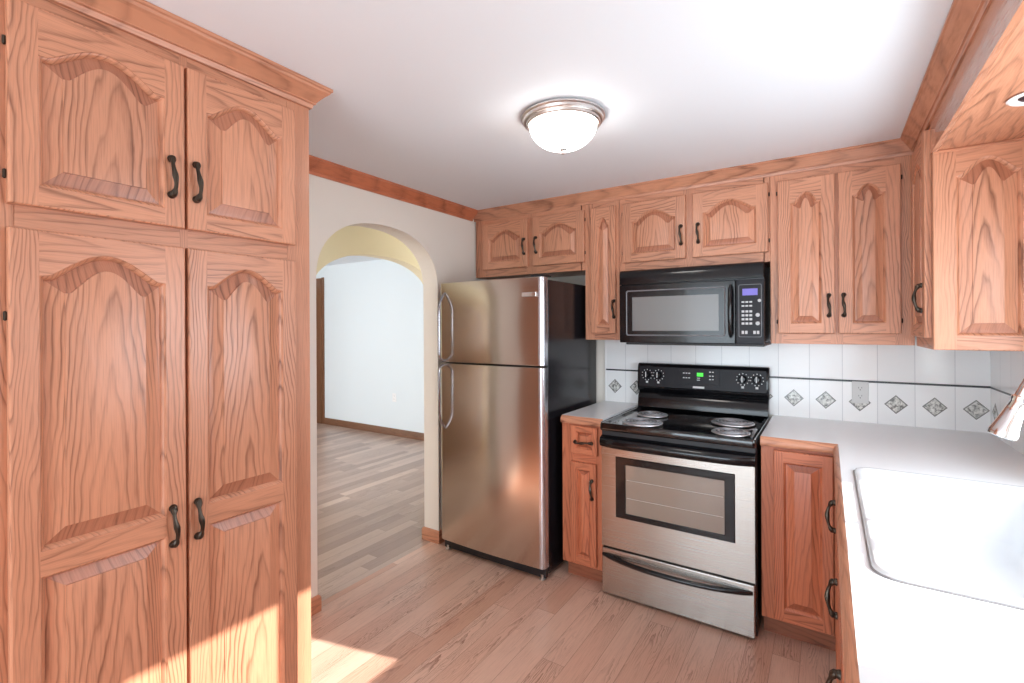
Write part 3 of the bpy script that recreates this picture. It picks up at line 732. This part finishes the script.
# ------------------------------------------------------------------ refrigerator
FX0, FX1 = -2.115, -1.340
fr = thing('refrigerator', 'stainless steel top-freezer refrigerator with black sides beside the arch', 'refrigerator', (FX0, 2.36, 0))
fw = FX1 - FX0
MB().box(0.004, fw - 0.002, 0.072, 0.760, 0.03, 1.722).build('cabinet_body', 'black_side', fr, bevel=0.006)
b = MB(); b.box(0.008, fw - 0.008, 0.045, 0.075, 0.012, 0.072)
b.build('kick_grille', 'black_matte', fr, bevel=0.004)
b = MB(); b.box(0.01, fw - 0.01, 0.060, 0.074, 0.07, 1.715); b.build('gasket', 'black_matte', fr)
def fridge_door(name, z0, z1):
    n = 24; prof = []
    r = 0.022
    # plan outline: slightly crowned front with rounded edges
    for k in range(7):
        a = PI + PI / 2 * k / 6
        prof.append((r + r * math.cos(a), 0.012 + r + r * math.sin(a)))
    for k in range(1, n):
        t = k / n
        prof.append((r + (fw - 2 * r) * t, 0.012 - 0.012 * math.sin(PI * t)))
    for k in range(7):
        a = -PI / 2 + PI / 2 * k / 6
        prof.append((fw - r + r * math.cos(a), 0.012 + r + r * math.sin(a)))
    prof += [(fw, 0.060), (0.0, 0.060)]
    b = MB()
    def ring(i, z):
        c = (fw / 2, 0.03)
        return [(c[0] + (x - c[0]) * (1 - i / (fw / 2)), c[1] + (y - c[1]) * (1 - i / 0.03), z) for x, y in prof]
    b.loops([ring(0.004, z0), ring(0.0012, z0 + 0.0015), ring(0, z0 + 0.005), ring(0, z1 - 0.005), ring(0.0012, z1 - 0.0015), ring(0.004, z1)])
    o = b.build(name, 'steel', fr, angle=40)
    pr = [(fw - 0.032, -0.0012 + 0.012 * (1 - math.sin(PI * 0.96)) + 0.0), (fw - r, 0.0105)]
    for k in range(1, 7):
        a = -PI / 2 + PI / 2 * k / 6
        pr.append((fw - r + (r + 0.0014) * math.cos(a), 0.012 + r + (r + 0.0014) * math.sin(a)))
    pr += [(fw + 0.0014, 0.0602), (fw - 0.002, 0.0602)] + [(x, y + 0.004) for x, y in reversed(pr[:2])]
    MB().extrude(pr, 'z', z0 + 0.003, z1 - 0.003).build('edge_strip', 'edge_metal', o, angle=40)
    return o
SEAM = 1.222
fdoor = fridge_door('fridge_door', 0.075, SEAM - 0.005)
zdoor = fridge_door('freezer_door', SEAM + 0.005, 1.735)
def bow(parent, z_seam, z_end):
    """bar bowed away from the door: straight bracket at the seam, pointed end away from it"""
    b = MB(); n = 22; path = []; rad = []
    for i in range(n + 1):
        t = i / n
        out = 0.060 * (1 - max(0.0, (t - 0.70) / 0.30) ** 2.2) if t > 0.05 else 0.062 * (0.35 + 0.65 * (t / 0.05))
        path.append((0.050, 0.010 - out, z_seam + (z_end - z_seam) * t)); rad.append(0.0085 if i < n else 0.005)
    b.tube([(0.050, 0.012, z_seam)] + path, [0.0085] + rad, 12)
    return b.build('handle', 'handle_metal', parent)
bow(zdoor, SEAM + 0.014, 1.672)
bow(fdoor, SEAM - 0.014, 0.80)
q = MB(); q.box(0.640, 0.735, -0.003, 0.010, 1.622, 1.648); q.build('badge', 'chrome', zdoor, bevel=0.003)
MB().box(fw - 0.09, fw - 0.005, 0.02, 0.12, 1.736, 1.748).build('hinge_cover', 'black_matte', fr, bevel=0.004)
for x in (0.035, fw - 0.035):
    MB().lathe([(0.001, 0), (0.016, 0.0), (0.018, 0.006), (0.010, 0.012), (0.010, 0.03), (0.001, 0.03)], n=16).build('foot', 'nickel', fr, (x, 0.05, 0))

# ------------------------------------------------------------------ range
RX0, RX1 = -1.034, -0.276
rg = thing('range', 'freestanding coil range with stainless oven door and black cooktop', 'range', (RX0, 2.452, 0))
rw = RX1 - RX0
MB().box(0.0, rw, 0.03, 0.664, 0.012, 0.893).build('body', 'black_side', rg, bevel=0.004)
dr_ = MB(); dr_.box(0.006, rw - 0.006, 0.0, 0.035, 0.014, 0.258); dro = dr_.build('drawer', 'steel_range', rg, bevel=0.006)
od = MB()
# oven door as a frame around its window
wx0, wx1, wz0, wz1 = 0.086, 0.670, 0.435, 0.758
for a in ((0.006, wx0, 0.0, 0.035, 0.270, 0.803), (wx1, rw - 0.006, 0.0, 0.035, 0.270, 0.803), (wx0, wx1, 0.0, 0.035, 0.270, wz0), (wx0, wx1, 0.0, 0.035, wz1, 0.803)):
    od.box(*a)
odo = od.build('oven_door', 'steel_range', rg, smooth=False)
q = MB()
gx0, gx1, gz0, gz1 = 0.136, 0.627, 0.459, 0.722
rc = lambda x0, x1, z0, z1, y: [(x0, y, z0), (x1, y, z0), (x1, y, z1), (x0, y, z1)]
q.loops([rc(wx0, wx1, wz0, wz1, 0.001), rc(wx0 + 0.004, wx1 - 0.004, wz0 + 0.004, wz1 - 0.004, -0.002), rc(gx0, gx1, gz0, gz1, -0.0015), rc(gx0 + 0.004, gx1 - 0.004, gz0 + 0.004, gz1 - 0.004, 0.003)], False, False)
q.build('window_frame', 'black', odo, smooth=False)
g = MB(); g.box(gx0, gx1, 0.003, 0.006, gz0, gz1); g.build('window_glass', 'oven_glass', odo, smooth=False)
k_ = MB()
for zz in (0.545, 0.64): k_.tube([(gx0 + 0.01, 0.0025, zz), (gx1 - 0.01, 0.0025, zz)], 0.0016, 6)
k_.build('rack', 'rack', odo)
# full width black handle at the top of the door
hb = MB(); n = 20; sec = []
for i in range(n + 1):
    t = i / n; x = 0.002 + (rw - 0.004) * t
    o_ = 0.018 + 0.036 * (1 - abs(2 * t - 1) ** 5)
    sec.append([(x, 0.03, 0.812), (x, -o_ + 0.012, 0.806), (x, -o_ + 0.002, 0.815), (x, -o_, 0.834), (x, -o_ + 0.006, 0.850), (x, -o_ + 0.020, 0.857), (x, 0.03, 0.866)])
hb.loops(sec); hb.build('handle', 'black', odo, angle=50)
hb = MB(); path = []
for i in range(n + 1):
    t = i / n
    path.append((0.012 + (rw - 0.03) * t, 0.004 - 0.046 * (1 - abs(2 * t - 1) ** 2.6), 0.222 - 0.012 * (1 - abs(2 * t - 1) ** 2)))
hb.tube(path, [0.010] + [0.0125] * (n - 1) + [0.010], 12); hb.build('handle', 'black', dro)
MB().box(0.004, rw - 0.004, 0.012, 0.05, 0.862, 0.897).build('vent_strip', 'black_matte', rg, bevel=0.002)
# cooktop: black enamel tray with raised rim
b = MB()
def rr(i, z, r): return rrect(i, rw - i, -0.012 + i, 0.640 - i, max(r, 0.006), z, 5)
b.loops([rr(0.004, 0.890, 0.010), rr(0.0, 0.896, 0.014), rr(0.0, 0.922, 0.014), rr(0.005, 0.931, 0.014), rr(0.012, 0.932, 0.014), rr(0.020, 0.929, 0.014), rr(0.030, 0.922, 0.02), rr(0.05, 0.921, 0.02)], True, True)
ck = b.build('cooktop', 'enamel', rg, angle=40)
for x in (0.0035, rw - 0.0035): MB().tube([(x, -0.003, 0.9315), (x, 0.62, 0.9315)], 0.0022, 8).build('side_trim', 'chrome', ck)
def burner(x, y, r):
    t = MB(); t.lathe([(r * 0.30, 0.004 - 0.004), (r * 0.55, 0.0022), (r * 0.85, 0.004), (r, 0.010), (r * 1.06, 0.0115), (r * 1.10, 0.009), (r * 1.10, 0.006)], (0, 0, 0), 40)
    o = t.build('burner', 'pan', rg, (x, y, 0.9215), angle=60)
    c = MB(); pts = []; turns = 4 if r > 0.085 else 3
    N = turns * 28
    for i in range(N + 1):
        a = 2 * PI * turns * i / N; q_ = r * (0.22 + 0.70 * i / N); pts.append((q_ * math.cos(a), q_ * math.sin(a), 0.015))
    pts += [(r * 1.0, 0.012, 0.013), (r * 1.06, 0.02, 0.008)]
    c.tube(pts, 0.0036, 8)
    c.build('coil', 'coil', o, angle=60)
    return o
for x, y, r in ((0.166, 0.384, 0.080), (0.190, 0.128, 0.098), (0.604, 0.372, 0.098), (0.634, 0.112, 0.080)): burner(x, y, r)
# backguard
bgm = MB()
bgm.extrude([(0.630, 0.920), (0.604, 0.935), (0.606, 0.96), (0.616, 1.005), (0.634, 1.028), (0.668, 1.028), (0.668, 0.920)], 'x', 0.004, rw - 0.004)
bgo = bgm.build('backguard', 'black', rg, bevel=0.003, angle=50)
u = MB()
u.extrude([(0.622, 1.040), (0.612, 1.048), (0.608, 1.060), (0.620, 1.196), (0.628, 1.208), (0.642, 1.213), (0.668, 1.210), (0.668, 1.028), (0.634, 1.028)], 'x', 0.0, rw)
upo = u.build('console', 'black', rg, bevel=0.006, angle=50)
tilt = math.atan2(0.012, 0.136)
def con(mb, name, mat, parent, x, z, d=0.0, **k):
    """a piece on the sloping console face; x, z from the middle of the face"""
    o = mb.build(name, mat, parent, (rw / 2 + x, 0.608 + (1.130 + z - 1.060) * 0.012 / 0.136 - d, 1.130 + z), **k)
    o.rotation_euler = (-tilt, 0, 0); return o
con(MB().box(-0.364, 0.364, -0.0008, 0.001, -0.062, 0.062), 'console_face', 'panel_black', upo, 0, 0)
cpo = con(MB().box(-0.118, 0.118, -0.0022, 0, -0.048, 0.048), 'clock_panel', 'panel_black', rg, 0.002, 0.012, 0.0008, bevel=0.002)
def on_clock(mb, name, mat, x=0.0, z=0.0):
    return mb.build(name, mat, cpo, (x, -0.001, z))
on_clock(MB().box(-0.018, 0.018, -0.0024, -0.001, -0.002, 0.020), 'clock_display', 'green', 0.006, 0.004)
spots = [(x, z, 0.010, 0.006) for x in (-0.094, -0.078, -0.062) for z in (0.016, -0.012)] + [(x, z, 0.010, 0.006) for x in (0.058, 0.074) for z in (0.028, 0.004, -0.016)] + [(-0.012, -0.010, 0.018, 0.004), (-0.012, -0.022, 0.018, 0.004)]
for x, z, w_, h_ in spots: on_clock(MB().box(0, w_, -0.0022, -0.001, 0, h_), 'button', 'mark', x, z)
con(MB().box(-0.033, 0.033, -0.0024, 0, -0.006, 0.006), 'nameplate', 'mark', upo, 0.0, -0.052, 0.0004, bevel=0.001)
for x in (0.064, 0.136, 0.622, 0.696):
    kb = MB(); kb.lathe([(0.001, -0.024), (0.013, -0.024), (0.016, -0.021), (0.020, -0.004), (0.023, -0.001), (0.023, 0.0)], n=24, axis='y')
    kb.box(-0.0045, 0.0045, -0.031, -0.018, -0.019, 0.019)
    ko = con(kb, 'knob', 'black', rg, x - rw / 2, 0.010, 0.001, bevel=0.001, seg=1)
    MB().box(-0.0026, 0.0026, -0.0318, -0.0305, -0.016, 0.018).build('pointer', 'mark', ko)
    d_ = MB()
    for i in range(11):
        a = -PI / 2 + 2 * PI * (i + 0.5) / 11
        xx, zz = 0.033 * math.cos(a), 0.033 * math.sin(a)
        d_.box(xx - 0.0023, xx + 0.0023, -0.0009, 0, zz - 0.0026, zz + 0.0026)
    d_.box(-0.007, 0.007, -0.0009, 0, -0.052, -0.040)
    d_.build('dial_marks', 'mark', ko, (0, 0.0003, 0))

# ------------------------------------------------------------------ over-the-range microwave
MX0, MX1, MZ0, MZ1 = -1.027, -0.268, 1.355, 1.778
mw = thing('microwave', 'black over-the-range microwave under the short wall cabinet', 'microwave', (MX0, 2.73, 0))
mwid = MX1 - MX0
MB().box(0.002, mwid - 0.002, 0.030, YB - 2.73 - 0.013, MZ0 + 0.006, MZ1 - 0.002).build('body', 'black_side', mw, bevel=0.003)
b = MB(); b.extrude([(0.0, 1.694), (0.0, 1.745), (0.006, 1.765), (0.018, 1.776), (0.040, MZ1), (0.040, 1.694)], 'x', 0, mwid)
b.build('vent_hood', 'black', mw, bevel=0.002, angle=50)
dw = 0.626
b = MB(); b.box(0.0, dw, 0.0, 0.034, MZ0, 1.689); mdo = b.build('door', 'black', mw, bevel=0.005)
q = MB()
q.loops([[(x, y, z) for x, y, z in rrect_] for rrect_ in ([(p[0], -0.0005, p[1]) for p in [(a_, b_) for a_, b_, _ in rrect(0.040, 0.580, MZ0 + 0.040, 1.658, 0.012, 0)]],
         [(p[0], -0.003, p[1]) for p in [(a_, b_) for a_, b_, _ in rrect(0.043, 0.577, MZ0 + 0.043, 1.655, 0.011, 0)]],
         [(p[0], -0.0005, p[1]) for p in [(a_, b_) for a_, b_, _ in rrect(0.047, 0.573, MZ0 + 0.047, 1.651, 0.010, 0)]])], False, False)
q.build('window_bezel', 'bezel', mdo, angle=20)
q = MB(); q.box(0.078, 0.546, -0.0008, 0.001, 1.424, 1.618); q.build('window_screen', 'mw_glass', mdo, smooth=False)
hb = MB(); path = []; rad = []
for i in range(17):
    t = i / 16
    path.append((0.606, -0.002 - 0.036 * math.sin(PI * t) ** 0.5, 1.392 + 0.270 * t)); rad.append(0.011 if 0 < i < 16 else 0.007)
hb.tube(path, rad, 12); hb.build('handle', 'black', mdo)
b = MB(); b.box(dw + 0.003, mwid, 0.0, 0.034, MZ0, 1.689); mco = b.build('control_panel', 'panel_black', mw, bevel=0.004)
cx = (dw + mwid) / 2 + 0.004
q = MB()
o1 = rrect(-0.054, 0.052, 1.392, 1.662, 0.006, 0, 3); i1 = rrect(-0.052, 0.050, 1.394, 1.660, 0.005, 0, 3)
q.loops([[(x, 0.0, z) for x, z, _ in o1], [(x, -0.0012, z) for x, z, _ in o1], [(x, -0.0012, z) for x, z, _ in i1], [(x, 0.0, z) for x, z, _ in i1]], False, False)
q.build('panel_bezel', 'bezel', mco, (cx, 0, 0), smooth=False)
q = MB(); q.box(-0.036, 0.034, -0.0016, 0, 1.606, 1.640); q.build('display', 'violet', mco, (cx, 0, 0))
for r_, z in enumerate((1.568, 1.548, 1.518, 1.498, 1.478, 1.456)):
    for c_ in range(3):
        MB().box(0, 0.013, -0.0015, 0, 0, 0.008 if r_ < 2 else 0.011).build('button', 'button', mco, (cx - 0.040 + 0.018 * c_, 0, z))
for x in (-0.040, -0.024, 0.014, 0.030): MB().box(0, 0.011, -0.0015, 0, 0, 0.016).build('button', 'button', mco, (cx + x, 0, 1.408))
for x, z, r_ in ((0.034, 1.505, 0.009), (0.034, 1.462, 0.009), (0.042, 1.578, 0.007)):
    MB().lathe([(0.0005, -0.0018), (r_, -0.0018), (r_ + 0.001, 0.0)], n=16, axis='y').build('button', 'button', mco, (cx + x, 0, z))
b = MB(); b.box(0.03, mwid + 0.0, 0.025, 0.39, MZ0 - 0.012, MZ0 + 0.008); b.build('underside', 'black_matte', mw, bevel=0.003)

# ------------------------------------------------------------------ ceiling light
cl = thing('ceiling_light', 'lit flush-mount ceiling light with frosted bowl and nickel ring', 'ceiling light', (-0.893, 1.750, CEIL))
MB().lathe([(0.02, -0.001), (0.160, -0.001), (0.168, -0.005), (0.168, -0.011), (0.162, -0.015), (0.160, -0.024), (0.156, -0.028), (0.150, -0.029), (0.148, -0.036), (0.142, -0.040), (0.136, -0.038), (0.02, -0.02)], n=64).build('mounting_ring', 'nickel', cl, angle=28)
prof = [(0.134, -0.034)]
for k in range(1, 13):
    a = PI / 2 * k / 12; prof.append((0.134 * math.cos(a) + 0.001, -0.038 - 0.096 * math.sin(a)))
MB().lathe(prof, n=64).build('glass_shade', 'shade', cl, angle=60)
MB().lathe([(0.001, -0.130), (0.016, -0.131), (0.015, -0.136), (0.007, -0.140), (0.008, -0.145), (0.009, -0.149), (0.005, -0.154), (0.001, -0.155)], n=24).build('finial', 'nickel', cl)
